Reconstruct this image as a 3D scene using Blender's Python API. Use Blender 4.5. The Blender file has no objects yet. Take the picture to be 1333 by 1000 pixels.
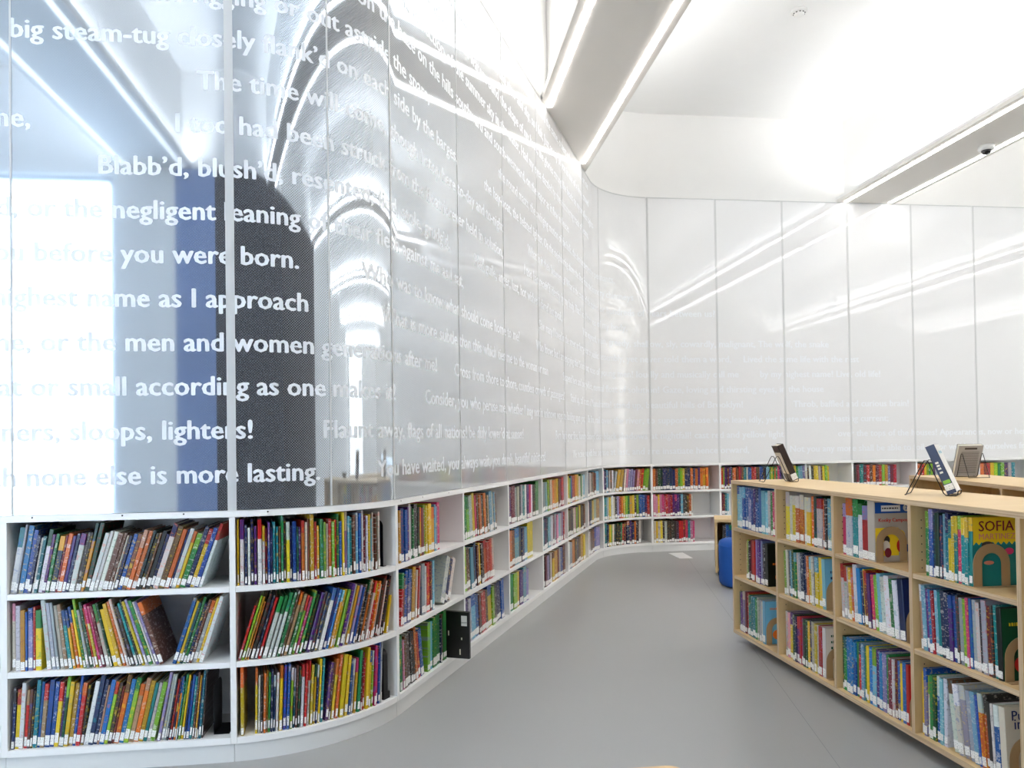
import bpy, bmesh, math, random
from mathutils import Vector, Matrix
C = bpy.context.scene
COL = C.collection
PI = math.pi
rnd = random.Random(11)

# ---------------------------------------------------------------- camera, world, exposure
CAM_H = 1.25
F_PX, YAW, ROLL, PITCH, V0 = 1000.0, 0.1245, 0.0142, 0.0142, 564.2
_r = Vector((math.cos(YAW), -math.sin(YAW), 0)); _f0 = Vector((math.sin(YAW), math.cos(YAW), 0)); _z = Vector((0, 0, 1))
_fw = _f0 * math.cos(PITCH) + _z * math.sin(PITCH); _up = -_f0 * math.sin(PITCH) + _z * math.cos(PITCH)
_xc = _r * math.cos(ROLL) - _up * math.sin(ROLL); _yc = _r * math.sin(ROLL) + _up * math.cos(ROLL)
cam = bpy.data.objects.new('camera', bpy.data.cameras.new('camera'))
COL.objects.link(cam)
m = Matrix.Identity(4)
for i in range(3):
    m[i][0], m[i][1], m[i][2] = _xc[i], _yc[i], -_fw[i]
m[2][3] = CAM_H
cam.matrix_world = m
cam.data.sensor_fit = 'HORIZONTAL'; cam.data.sensor_width = 36.0
cam.data.lens = 36.0 * F_PX / 1333.0
cam.data.shift_y = (V0 - 500.0) / 1333.0
cam.data.clip_start = 0.05
C.camera = cam

world = bpy.data.worlds.new('world'); C.world = world
world.use_nodes = True
bg = world.node_tree.nodes['Background']
bg.inputs['Color'].default_value = (0.66, 0.82, 1.0, 1); bg.inputs['Strength'].default_value = 7.0
vs = C.view_settings
vs.view_transform = 'Standard'; vs.look = 'None'; vs.gamma = 1.0; vs.use_curve_mapping = False
vs.exposure = 0.80
UPLIGHT_W = 43.0        # per metre run of the cove tape
STRIP_E = 9.0           # luminance of the linear lamps
C.cycles.use_denoising = True
C.cycles.max_bounces = 10; C.cycles.diffuse_bounces = 6; C.cycles.glossy_bounces = 5
C.cycles.sample_clamp_indirect = 6.0

def area(name, loc, sx, sy, watts, color, rot=(0, 0, 0)):
    l = bpy.data.lights.new(name, 'AREA'); l.shape = 'RECTANGLE'; l.size = sx; l.size_y = sy; l.energy = watts; l.color = color
    o = bpy.data.objects.new(name, l); o.location = loc; o.rotation_euler = rot; COL.objects.link(o); return o

# ---------------------------------------------------------------- helpers
def lin(c):
    return tuple(((v / 255 / 12.92) if v / 255 <= 0.04045 else ((v / 255 + 0.055) / 1.055) ** 2.4) for v in c)

def mesh_obj(name, verts, faces, mat=None, parent=None, smooth=False):
    me = bpy.data.meshes.new(name); me.from_pydata([tuple(v) for v in verts], [], faces); me.update()
    if mat: me.materials.append(mat)
    if smooth:
        for p in me.polygons: p.use_smooth = True
    o = bpy.data.objects.new(name, me); COL.objects.link(o)
    if parent is not None: o.parent = parent
    return o

class MB:
    def __init__(s): s.v = []; s.f = []
    def add(s, verts, faces):
        b = len(s.v); s.v += [tuple(x) for x in verts]; s.f += [tuple(b + i for i in f) for f in faces]; return s
    def box(s, x0, x1, y0, y1, z0, z1):
        v = [(x, y, z) for z in (z0, z1) for y in (y0, y1) for x in (x0, x1)]
        return s.add(v, [(0, 2, 3, 1), (4, 5, 7, 6), (0, 1, 5, 4), (2, 6, 7, 3), (0, 4, 6, 2), (1, 3, 7, 5)])
    def prism(s, poly, z0, z1):
        n = len(poly)
        v = [(x, y, z0) for x, y in poly] + [(x, y, z1) for x, y in poly]
        return s.add(v, [tuple(range(n - 1, -1, -1)), tuple(range(n, 2 * n))] + [(i, (i + 1) % n, n + (i + 1) % n, n + i) for i in range(n)])
    def lathe(s, prof, seg=20, cx=0, cy=0):
        b = []
        for r, z in prof:
            b.append([(cx + r * math.cos(2 * PI * k / seg), cy + r * math.sin(2 * PI * k / seg), z) for k in range(seg)])
        v = [p for ring in b for p in ring]; f = []
        for i in range(len(prof) - 1):
            for k in range(seg):
                f.append((i * seg + k, i * seg + (k + 1) % seg, (i + 1) * seg + (k + 1) % seg, (i + 1) * seg + k))
        f.append(tuple(range(seg - 1, -1, -1))); f.append(tuple((len(prof) - 1) * seg + k for k in range(seg)))
        return s.add(v, f)
    def tube(s, pts, r, seg=8, closed=False):
        pts = [Vector(p) for p in pts]; n = len(pts); rings = []; up = None
        for i, p in enumerate(pts):
            a = pts[i - 1] if (i > 0 or closed) else p; c = pts[(i + 1) % n] if (i < n - 1 or closed) else p
            t = (c - a).normalized()
            if up is None: up = Vector((0, 0, 1)) if abs(t.z) < .9 else Vector((1, 0, 0))
            x = t.cross(up).normalized(); up = x.cross(t).normalized()
            rings.append([p + (x * math.cos(2 * PI * k / seg) + up * math.sin(2 * PI * k / seg)) * r for k in range(seg)])
        v = [q for g in rings for q in g]; f = []
        for i in range(n if closed else n - 1):
            j = (i + 1) % n
            for k in range(seg): f.append((i * seg + k, i * seg + (k + 1) % seg, j * seg + (k + 1) % seg, j * seg + k))
        if not closed: f += [tuple(range(seg - 1, -1, -1)), tuple((n - 1) * seg + k for k in range(seg))]
        return s.add(v, f)
    def obj(s, name, mat, parent=None, smooth=False, bevel=0):
        o = mesh_obj(name, s.v, s.f, mat, parent, smooth)
        if bevel:
            b = o.modifiers.new('bevel', 'BEVEL'); b.width = bevel; b.segments = 2; b.limit_method = 'ANGLE'
        return o

def tag(o, label, cat, group=None):
    o['label'] = label; o['category'] = cat
    if group: o['group'] = group
    return o
def struct(o):
    o['kind'] = 'structure'; return o
def empty(name, loc=(0, 0, 0), rz=0.0):
    o = bpy.data.objects.new(name, None); o.empty_display_size = .1; o.location = loc; o.rotation_euler = (0, 0, rz); COL.objects.link(o); return o

def project(P):
    d = Vector(P) - Vector((0, 0, CAM_H)); z = d.dot(_fw)
    return (666.5 + F_PX * d.dot(_xc) / z, V0 - F_PX * d.dot(_yc) / z, z)

# ---------------------------------------------------------------- materials
def new_mat(name):
    mt = bpy.data.materials.new(name); mt.use_nodes = True
    nt = mt.node_tree; return mt, nt, nt.nodes['Principled BSDF']
def N(nt, kind, **kw):
    n = nt.nodes.new(kind)
    for k, v in kw.items(): setattr(n, k, v)
    return n
def math_n(nt, op, a, b=None, clamp=False):
    n = N(nt, 'ShaderNodeMath', operation=op); n.use_clamp = clamp
    for i, x in enumerate((a, b)):
        if x is None: continue
        if isinstance(x, (int, float)): n.inputs[i].default_value = x
        else: nt.links.new(x, n.inputs[i])
    return n.outputs[0]
def mixc(nt, fac, a, b):
    n = N(nt, 'ShaderNodeMix', data_type='RGBA')
    for i, x in ((0, fac), (6, a), (7, b)):
        if isinstance(x, (int, float)): n.inputs[i].default_value = x
        elif isinstance(x, tuple): n.inputs[i].default_value = (*x[:3], 1)
        else: nt.links.new(x, n.inputs[i])
    return n.outputs[2]
def noise(nt, scale, detail=3, vec=None, rough=.5):
    n = N(nt, 'ShaderNodeTexNoise'); n.inputs['Scale'].default_value = scale; n.inputs['Detail'].default_value = detail; n.inputs['Roughness'].default_value = rough
    if vec is not None: nt.links.new(vec, n.inputs['Vector'])
    return n.outputs['Fac']
def coords(nt, which='Object', scale=(1, 1, 1)):
    t = N(nt, 'ShaderNodeTexCoord'); mp = N(nt, 'ShaderNodeMapping'); mp.inputs['Scale'].default_value = scale
    nt.links.new(t.outputs[which], mp.inputs['Vector']); return mp.outputs[0]

def paint(name, rgb, rough=.6, var=.03, scale=6.0, spec=.4, metal=0.0, bump=0.0):
    mt, nt, b = new_mat(name)
    c = lin(rgb); d = tuple(x * (1 - var * 2) for x in c)
    v = coords(nt)
    nt.links.new(mixc(nt, noise(nt, scale, 4, v), c, d), b.inputs['Base Color'])
    b.inputs['Roughness'].default_value = rough; b.inputs['Specular IOR Level'].default_value = spec; b.inputs['Metallic'].default_value = metal
    if bump:
        bp = N(nt, 'ShaderNodeBump'); bp.inputs['Strength'].default_value = bump; bp.inputs['Distance'].default_value = .002
        nt.links.new(noise(nt, 180, 2, v), bp.inputs['Height']); nt.links.new(bp.outputs[0], b.inputs['Normal'])
    return mt

M = {}
M['wall'] = paint('white_wall_paint', (246, 245, 243), .8, .01)
M['ceil'] = paint('white_ceiling_paint', (247, 247, 246), .85, .01)
M['dark_wall'] = paint('charcoal_wall_paint', (40, 44, 56), .7, .05)
M['slate_wall'] = paint('slate_blue_wall_paint', (122, 146, 192), .7, .04)
M['beam'] = paint('beam_soffit_paint', (236, 232, 226), .7, .01)
M['shelf'] = paint('white_melamine', (245, 244, 242), .35, .01)
M['plinth'] = paint('white_plinth_laminate', (226, 226, 224), .35, .01)
M['joint'] = paint('anodised_joint_strip', (206, 207, 207), .4, .03, metal=.0)
M['black'] = paint('black_enamel', (16, 16, 18), .35, .05)
M['dark'] = paint('dark_rubber', (40, 40, 42), .6, .05)
M['tan'] = paint('tan_enamel_steel', (176, 144, 104), .45, .04)
M['blue_fabric'] = paint('royal_blue_upholstery', (24, 84, 168), .75, .06, 40, bump=.3)
M['white_plastic'] = paint('white_plastic', (238, 238, 236), .35, .01)
M['smoke_dome'] = paint('smoked_dome_plastic', (18, 18, 20), .08, .0, spec=.6)
M['steel'] = paint('brushed_steel', (150, 150, 152), .3, .05, 30, metal=.9)
M['letter'] = paint('white_frit_lettering', (235, 238, 242), .5, .01)
M['label'] = None

def floor_mat():
    mt, nt, b = new_mat('grey_marbled_vinyl')
    v = coords(nt); v2 = coords(nt, 'Object', (2.0, .7, 1))
    n1 = noise(nt, 1.2, 4, v); n2 = noise(nt, 45, 5, v2, .65); n3 = noise(nt, 260, 2, v)
    f = math_n(nt, 'ADD', math_n(nt, 'MULTIPLY', n1, .35), math_n(nt, 'ADD', math_n(nt, 'MULTIPLY', n2, .45), math_n(nt, 'MULTIPLY', n3, .2)))
    nt.links.new(mixc(nt, f, lin((147, 147, 147)), lin((166, 166, 164))), b.inputs['Base Color'])
    r = N(nt, 'ShaderNodeMapRange'); r.inputs['To Min'].default_value = .28; r.inputs['To Max'].default_value = .42
    nt.links.new(n2, r.inputs['Value']); nt.links.new(r.outputs[0], b.inputs['Roughness'])
    b.inputs['Specular IOR Level'].default_value = .45
    return mt
M['floor'] = floor_mat()
M['seam'] = paint('vinyl_weld_seam', (140, 141, 141), .5, .02)

def wood_mat(name, ca, cb, axis='Y'):
    mt, nt, b = new_mat(name)
    sc = {'Y': (9, .7, 9), 'Z': (9, 9, .7), 'X': (.7, 9, 9)}[axis]
    v = coords(nt, 'Object', sc)
    n1 = noise(nt, 3.0, 5, v, .6); n2 = noise(nt, 14, 4, v, .6)
    f = math_n(nt, 'ADD', math_n(nt, 'MULTIPLY', n1, .65), math_n(nt, 'MULTIPLY', n2, .35))
    nt.links.new(mixc(nt, f, lin(ca), lin(cb)), b.inputs['Base Color'])
    b.inputs['Roughness'].default_value = .42; b.inputs['Specular IOR Level'].default_value = .4
    return mt
M['ply'] = wood_mat('birch_plywood', (228, 200, 152), (198, 164, 112), 'Y')
M['ply_v'] = wood_mat('birch_plywood_upright', (224, 196, 148), (192, 158, 106), 'Z')
M['ply_back'] = wood_mat('birch_plywood_back', (222, 198, 156), (194, 164, 116), 'Z')
def ply_edge(name, axis):
    mt, nt, b = new_mat(name)
    v = coords(nt, 'Object')
    mp = N(nt, 'ShaderNodeMapping'); mp.inputs['Scale'].default_value = (2, 2, 260) if axis == 'Z' else (260, 2, 2)
    nt.links.new(v, mp.inputs['Vector']); n = noise(nt, 1.0, 2, mp.outputs[0])
    r = N(nt, 'ShaderNodeMapRange'); r.inputs['From Min'].default_value = .35; r.inputs['From Max'].default_value = .65; nt.links.new(n, r.inputs['Value'])
    nt.links.new(mixc(nt, r.outputs[0], lin((212, 188, 154)), lin((176, 146, 114))), b.inputs['Base Color'])
    b.inputs['Roughness'].default_value = .5
    return mt
M['ply_edge'] = ply_edge('plywood_edge_layers', 'Z'); M['ply_edge_v'] = ply_edge('plywood_upright_edge_layers', 'X')

def emis(name, rgb, e):
    mt, nt, b = new_mat(name)
    b.inputs['Base Color'].default_value = (.9, .9, .9, 1); b.inputs['Emission Color'].default_value = (*rgb, 1); b.inputs['Emission Strength'].default_value = e
    return mt
M['lamp'] = emis('linear_lamp_diffuser', (1.0, .985, .965), STRIP_E)
M['lamp_dim'] = emis('dimmed_lamp_diffuser', (1.0, .985, .965), 1.0)

def screen_mat():
    """glass with a white frit of fine dots: the dots scatter, the glass between them mirrors the room"""
    mt, nt, b = new_mat('dotted_white_glass')
    out = nt.nodes['Material Output']
    uv = N(nt, 'ShaderNodeUVMap'); uv.uv_map = 'metres'
    sp = N(nt, 'ShaderNodeSeparateXYZ'); nt.links.new(uv.outputs[0], sp.inputs[0])
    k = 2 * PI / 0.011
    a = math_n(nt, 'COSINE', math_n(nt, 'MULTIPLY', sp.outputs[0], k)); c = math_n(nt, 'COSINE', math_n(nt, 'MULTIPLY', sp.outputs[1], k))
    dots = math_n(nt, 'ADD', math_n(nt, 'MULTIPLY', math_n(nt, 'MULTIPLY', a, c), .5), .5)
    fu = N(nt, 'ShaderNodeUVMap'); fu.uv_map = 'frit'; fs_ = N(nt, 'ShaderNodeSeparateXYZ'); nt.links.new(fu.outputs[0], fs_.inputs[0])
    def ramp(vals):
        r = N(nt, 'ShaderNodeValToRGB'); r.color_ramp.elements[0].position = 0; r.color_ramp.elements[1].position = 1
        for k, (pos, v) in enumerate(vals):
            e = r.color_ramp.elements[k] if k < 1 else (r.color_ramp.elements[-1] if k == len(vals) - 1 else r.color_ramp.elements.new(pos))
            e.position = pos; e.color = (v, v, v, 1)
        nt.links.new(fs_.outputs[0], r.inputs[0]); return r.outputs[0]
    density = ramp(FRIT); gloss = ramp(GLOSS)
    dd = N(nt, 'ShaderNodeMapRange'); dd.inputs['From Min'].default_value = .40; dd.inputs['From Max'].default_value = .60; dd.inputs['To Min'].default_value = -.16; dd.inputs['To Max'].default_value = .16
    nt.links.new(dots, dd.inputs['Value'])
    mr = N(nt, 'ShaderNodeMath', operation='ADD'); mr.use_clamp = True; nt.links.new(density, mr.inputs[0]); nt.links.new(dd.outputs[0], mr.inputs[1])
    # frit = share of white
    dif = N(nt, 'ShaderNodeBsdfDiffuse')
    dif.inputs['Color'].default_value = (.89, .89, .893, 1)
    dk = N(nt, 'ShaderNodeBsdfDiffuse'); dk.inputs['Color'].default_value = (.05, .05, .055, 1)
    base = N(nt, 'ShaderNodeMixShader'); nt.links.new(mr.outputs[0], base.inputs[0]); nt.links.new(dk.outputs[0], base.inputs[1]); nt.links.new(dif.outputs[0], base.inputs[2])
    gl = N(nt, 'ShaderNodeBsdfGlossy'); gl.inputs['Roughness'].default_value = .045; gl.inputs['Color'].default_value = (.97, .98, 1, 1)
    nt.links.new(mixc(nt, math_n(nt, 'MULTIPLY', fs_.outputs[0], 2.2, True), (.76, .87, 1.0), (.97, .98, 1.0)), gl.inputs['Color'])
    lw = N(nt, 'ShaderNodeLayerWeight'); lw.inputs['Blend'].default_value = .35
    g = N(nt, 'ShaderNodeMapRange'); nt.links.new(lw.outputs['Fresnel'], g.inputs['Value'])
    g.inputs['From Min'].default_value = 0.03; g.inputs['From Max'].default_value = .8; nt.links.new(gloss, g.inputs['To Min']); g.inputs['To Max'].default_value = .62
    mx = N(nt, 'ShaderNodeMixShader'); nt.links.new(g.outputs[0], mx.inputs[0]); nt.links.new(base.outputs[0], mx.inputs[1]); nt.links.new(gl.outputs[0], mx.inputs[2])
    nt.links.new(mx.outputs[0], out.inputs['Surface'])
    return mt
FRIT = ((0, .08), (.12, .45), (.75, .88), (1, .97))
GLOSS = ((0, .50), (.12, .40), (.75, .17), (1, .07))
M['screen'] = screen_mat()

def pane_mat(name, tint):
    mt, nt, b = new_mat(name); out = nt.nodes['Material Output']
    t = N(nt, 'ShaderNodeBsdfTransparent'); t.inputs['Color'].default_value = (*tint, 1); g = N(nt, 'ShaderNodeBsdfGlossy'); g.inputs['Roughness'].default_value = .02
    x = N(nt, 'ShaderNodeMixShader'); x.inputs[0].default_value = .06
    nt.links.new(t.outputs[0], x.inputs[1]); nt.links.new(g.outputs[0], x.inputs[2]); nt.links.new(x.outputs[0], out.inputs['Surface'])
    return mt
M['pane'] = pane_mat('clear_window_glass', (1, 1, 1)); M['pane_dimmed'] = pane_mat('glare_dimming_glass', (.62, .56, .5))  # second tint is added to dim the side window's blue glare in the panels

def book_mat():
    """cover colour from the mesh, printed with title-like marks and picture blots in the second colour"""
    mt, nt, b = new_mat('printed_book_cover')
    ca = N(nt, 'ShaderNodeAttribute'); ca.attribute_name = 'col'; cb = N(nt, 'ShaderNodeAttribute'); cb.attribute_name = 'acc'
    uv = N(nt, 'ShaderNodeUVMap'); uv.uv_map = 'art'
    mp = N(nt, 'ShaderNodeMapping'); nt.links.new(uv.outputs[0], mp.inputs['Vector']); mp.inputs['Scale'].default_value = (55, 120, 1)
    n1 = noise(nt, 1.0, 2, mp.outputs[0])
    n2 = noise(nt, 26, 4, uv.outputs[0], .6)
    a = math_n(nt, 'GREATER_THAN', n1, .60); c = math_n(nt, 'GREATER_THAN', n2, .61)
    f = math_n(nt, 'MAXIMUM', math_n(nt, 'MULTIPLY', a, .32), math_n(nt, 'MULTIPLY', c, .42))
    nt.links.new(mixc(nt, f, ca.outputs['Color'], cb.outputs['Color']), b.inputs['Base Color'])
    b.inputs['Roughness'].default_value = .32; b.inputs['Specular IOR Level'].default_value = .45
    return mt
M['book'] = book_mat()
M['pages'] = paint('cream_page_block', (232, 226, 210), .8, .08, 60)
def label_mat():
    mt, nt, b = new_mat('white_spine_sticker')
    v = coords(nt, 'Object', (300, 1, 260)); n = noise(nt, 1.0, 1, v)
    nt.links.new(mixc(nt, math_n(nt, 'GREATER_THAN', n, .62), lin((240, 238, 234)), lin((120, 120, 122))), b.inputs['Base Color'])
    b.inputs['Roughness'].default_value = .45; return mt
M['label'] = label_mat()

# ---------------------------------------------------------------- the sweep of the shelf wall (plan view, metres)
BEND = math.radians(65.8); RA, RB = .8, .85; PX, PY, PYF = -.795, 3.18, 8.51
LA = RA * BEND; EA = (PX + RA * math.sin(BEND), PY + RA * (1 - math.cos(BEND)))
LM = (PYF - RB * (1 - math.cos(BEND)) - EA[1]) / math.sin(BEND)
EB = (EA[0] + LM * math.cos(BEND), EA[1] + LM * math.sin(BEND)); LB = RB * BEND; SEND = LA + LM + LB
def path(s, o=0.0):
    if s < 0: x, y, a = PX + s, PY, 0.0
    elif s < LA: a = s / RA; x, y = PX + RA * math.sin(a), PY + RA * (1 - math.cos(a))
    elif s < LA + LM: a = BEND; t = s - LA; x, y = EA[0] + t * math.cos(a), EA[1] + t * math.sin(a)
    elif s < SEND: a = BEND - (s - LA - LM) / RB; x, y = EB[0] + RB * (math.sin(BEND) - math.sin(a)), EB[1] + RB * (math.cos(a) - math.cos(BEND))
    else: a = 0.0; x, y = EB[0] + RB * math.sin(BEND) + s - SEND, PYF
    return x - o * math.sin(a), y + o * math.cos(a), a
def stations(s0, s1):
    out = [s0]
    for a, b in ((0, LA), (LA + LM, SEND)):
        n = 64
        out += [a + (b - a) * k / n for k in range(n + 1) if s0 + 1e-4 < a + (b - a) * k / n < s1 - 1e-4]
    return out + [s1]
def sweep(mb, s0, s1, o0, o1, z0, z1):
    """a bar of section [o0,o1] x [z0,z1] along the path"""
    st = stations(s0, s1); v = []; f = []
    for s in st:
        for o, z in ((o0, z0), (o1, z0), (o1, z1), (o0, z1)):
            x, y, _a = path(s, o); v.append((x, y, z))
    for i in range(len(st) - 1):
        for k in range(4): f.append((4 * i + k, 4 * (i + 1) + k, 4 * (i + 1) + (k + 1) % 4, 4 * i + (k + 1) % 4))
    n = 4 * (len(st) - 1); f += [(3, 2, 1, 0), (n, n + 1, n + 2, n + 3)]
    return mb.add(v, [tuple(reversed(q)) for q in f])

DARK_X = 5.5
# ---------------------------------------------------------------- room shell
Z_CEIL, Z_SCR, Z_TOP = 5.04, 4.066, 1.0
XL, XR, YB = -6.0, 18.5, -1.64
struct(MB().box(XL - .2, XR + .2, YB - .2, 9.2, -.12, 0).obj('floor', M['floor']))
struct(MB().box(XL - .2, XR + .2, YB - .2, 9.2, Z_CEIL, Z_CEIL + .12).obj('ceiling', M['ceil']))
for k, (x0, y0, x1, y1) in enumerate([(1.37, 1.9, 3.0, 8.45), (-.55, YB, 1.37, 1.9)]):
    d = Vector((x1 - x0, y1 - y0, 0)); n = Vector((-d.y, d.x, 0)).normalized() * .0016
    struct(mesh_obj('floor_seam', [(x0 - n.x, y0 - n.y, .0006), (x0 + n.x, y0 + n.y, .0006), (x1 + n.x, y1 + n.y, .0006), (x1 - n.x, y1 - n.y, .0006)], [(0, 3, 2, 1)], M['seam']))
w = MB(); sweep(w, XL - PX - .2, SEND + XR - 2.3, .028, .2, Z_TOP + .002, Z_CEIL); struct(w.obj('wall_back', M['wall'], smooth=False))
w = MB(); sweep(w, XL - PX - .2, SEND + XR - 2.3, .32, .4, 0, Z_TOP); struct(w.obj('wall_back_lower', M['wall']))
struct(MB().box(XL - .2, XL, YB, 3.4, 0, Z_CEIL).obj('wall_left', M['wall']))
# rear wall behind the camera: a tall window, a pier, a charcoal stretch, then white
WX0, WX1, WZ0, WZ1 = -4.7, -2.93, .12, 3.98
q = MB().box(XL, WX0, YB - .2, YB, 0, Z_CEIL).box(WX0, WX1, YB - .2, YB, 0, WZ0).box(WX0, WX1, YB - .2, YB, WZ1, Z_CEIL)
q.box(WX1, -2.33, YB - .2, YB, 0, Z_CEIL).box(-2.33, XR, YB - .2, YB, Z_SCR, Z_CEIL).box(DARK_X, XR, YB - .2, YB, 0, Z_SCR)
struct(q.obj('wall_rear', M['wall']))
struct(MB().box(-1.88, DARK_X, YB - .2, YB, 0, Z_SCR).obj('wall_rear_charcoal', M['dark_wall']))
struct(MB().box(-2.33, -1.88, YB - .2, YB, 0, Z_SCR).obj('wall_rear_slate', M['slate_wall']))
def window(name, x0, x1, y0, y1, z0, z1, along, mull):
    """frame ring with mullions and one pane"""
    f = MB(); t = .05
    def b(a0, a1, c0, c1):
        if along == 'X': f.box(a0, a1, y0, y1, c0, c1)
        else: f.box(x0, x1, a0, a1, c0, c1)
    a0, a1 = (x0, x1) if along == 'X' else (y0, y1)
    b(a0, a0 + t, z0, z1); b(a1 - t, a1, z0, z1); b(a0 + t, a1 - t, z0, z0 + t); b(a0 + t, a1 - t, z1 - t, z1)
    for k in range(1, mull):
        c = a0 + (a1 - a0) * k / mull; b(c - .02, c + .02, z0 + t, z1 - t)
    o = struct(f.obj(name, M['joint']))
    p = MB()
    if along == 'X': p.box(x0 + t, x1 - t, (y0 + y1) / 2 - .004, (y0 + y1) / 2 + .004, z0 + t, z1 - t)
    else: p.box((x0 + x1) / 2 - .004, (x0 + x1) / 2 + .004, y0 + t, y1 - t, z0 + t, z1 - t)
    p.obj('pane', M['pane' if mull == 1 else 'pane_dimmed'], o); return o
window('window_1', WX0, WX1, YB - .14, YB - .06, WZ0, WZ1, 'X', 1)
WY0, WY1 = -1.3, 2.6
q = MB().box(XR, XR + .2, YB - .2, WY0, 0, Z_CEIL).box(XR, XR + .2, WY1, 9.2, 0, Z_CEIL).box(XR, XR + .2, WY0, WY1, 0, .2).box(XR, XR + .2, WY0, WY1, WZ1, Z_CEIL)
struct(q.obj('wall_right', M['wall']))
window('window_2', XR + .06, XR + .14, WY0, WY1, .2, WZ1, 'Y', 3)

# ---------------------------------------------------------------- lowered light beams: soffit tray, white fascia, two linear lamps, cove tape on top
def y_on_wall(x):
    """where a line along Y at this x meets the screen wall"""
    lo, hi = -3.0, SEND + 14
    for _ in range(60):
        mid = (lo + hi) / 2
        if path(mid, .03)[0] < x: lo = mid
        else: hi = mid
    return path(lo, .03)[1]
def beam(k, cx, lights):
    h = .36
    def pr(x0, x1, z0, z1, yo=.02):
        xs = [x0 + (x1 - x0) * i / 6 for i in range(7)]
        poly = [(x0, YB), (x1, YB)] + [(x, y_on_wall(x) + yo) for x in reversed(xs)]
        return poly, z0, z1
    b = MB()
    b.prism(*pr(cx - h, cx + h, Z_SCR, Z_SCR + .035))                       # tray
    struct(b.obj('beam_soffit', M['beam']))
    lp = MB().prism(*pr(cx - h, cx - h + .012, Z_SCR + .0355, Z_SCR + .065)).prism(*pr(cx + h - .012, cx + h, Z_SCR + .0355, Z_SCR + .065))
    struct(lp.obj('beam_lip', M['wall']))
    struct(MB().prism(*pr(cx - h + .09, cx + h - .09, Z_SCR + .035, Z_CEIL)).obj('beam_fascia', M['wall']))
    for sgn in (-1, 1):
        x = cx + sgn * (h - .045); ye = y_on_wall(x)
        area('cove_tape', (x, (YB + ye) / 2 - .15, Z_SCR + .05), .05, ye - YB - .4, UPLIGHT_W * (ye - YB) / 10, (.985, .993, 1.0), (PI, sgn * .4, 0))
        xs = cx + sgn * (h - .08); ye = min(y_on_wall(xs - .03), y_on_wall(xs + .03)) - .055
        root = empty('linear_lamp', (xs, ye, Z_SCR)) if lights else None
        y = ye; seg = 0
        n = 0
        while y > YB + .1:
            y2 = max(y - 1.45, YB + .02)
            o = MB().box(-.022, .022, (y2 + .02) - ye, y - ye, -.006, -.001).obj('diffuser', M['lamp'] if k else M['lamp_dim'], root)
            if root is None:
                o.location = (xs, ye, Z_SCR); o.name = 'beam_lamp_diffuser'; struct(o)
            y = y2
        if lights:
            tag(root, lights[sgn], 'light', 'recessed lamp lines in the ceiling beams')
for k, cx, lights in ((0, -2.52, None), (1, 1.42, {-1: 'broken white lamp line along the window-side edge of the middle ceiling beam', 1: 'broken white lamp line along the aisle-side edge of the middle ceiling beam'}),
                      (2, 5.36, {-1: 'broken white lamp line along the beam with the dome camera, on its near edge', 1: 'broken white lamp line along the beam with the dome camera, on its far edge'}),
                      (3, 9.28, None), (4, 13.2, None), (5, 17.1, None)):
    beam(k, cx, lights)

# dome camera and smoke detector
d = empty('dome_camera', (5.50, 6.75, Z_SCR)); tag(d, 'small white dome security camera with smoked lens under the ceiling beam', 'camera')
MB().lathe([(.072, 0), (.072, -.03), (.066, -.042), (.046, -.046)], 24).obj('housing', M['white_plastic'], d, True)
MB().lathe([(.046, -.046), (.043, -.06), (.034, -.073), (.02, -.081), (.004, -.084)], 24).obj('dome', M['smoke_dome'], d, True)
d = empty('smoke_detector', (3.40, 6.35, Z_CEIL)); tag(d, 'round white smoke detector on the white ceiling', 'smoke detector')
MB().lathe([(.07, 0), (.07, -.014), (.055, -.02), (.05, -.02)], 24).obj('base', M['white_plastic'], d, True)
MB().lathe([(.046, -.02), (.046, -.036), (.04, -.044), (.01, -.046)], 24).obj('sensor', M['white_plastic'], d, True)
v = MB()
for k in range(10):
    a = 2 * PI * k / 10; v.box(.0462 * math.cos(a) - .005, .0462 * math.cos(a) + .005, .0462 * math.sin(a) - .005, .0462 * math.sin(a) + .005, -.033, -.026)
v.obj('vent_slot', M['dark'], d)

# ---------------------------------------------------------------- white bookcases along the wall
DIV = [-3.25, -2.41, -1.585, .063, .856, 1.722, 2.584, 3.48, 4.358, 5.278, 5.944, 6.668]
DIV = [-2.44, -1.60 + PX * 0 + .0 - 0, 0, 0] and [-1.64, -.784, .063, .856, 1.722, 2.584, 3.48, 4.358, 5.278, 5.944, 6.668] + [6.668 + .816 * k for k in range(1, 8)]
BAY = ['the bay beside the frame edge', 'the straight white bay', 'the round white bay', 'first bay of the slanted run', 'second bay of the slanted run', 'third bay of the slanted run', 'fourth bay of the slanted run',
       'fifth bay of the slanted run', 'sixth bay of the slanted run', 'the short bay before the corner', 'the hollow corner bay', 'first bay on the end wall', 'second bay on the end wall', 'third bay on the end wall', 'fourth bay on the end wall', 'fifth bay on the end wall', 'sixth bay on the end wall', 'seventh bay on the end wall']
T = .022; ZB0, ZB1 = .075, .1                   # bottom board
OPEN = (Z_TOP - .025 - ZB1 - 2 * T) / 3
SHZ = [ZB1, ZB1 + OPEN + T, ZB1 + 2 * (OPEN + T)]   # the three standing surfaces
SD = .30                                         # shelf depth
case_group = 'white bookcase bays along the wall'
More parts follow.
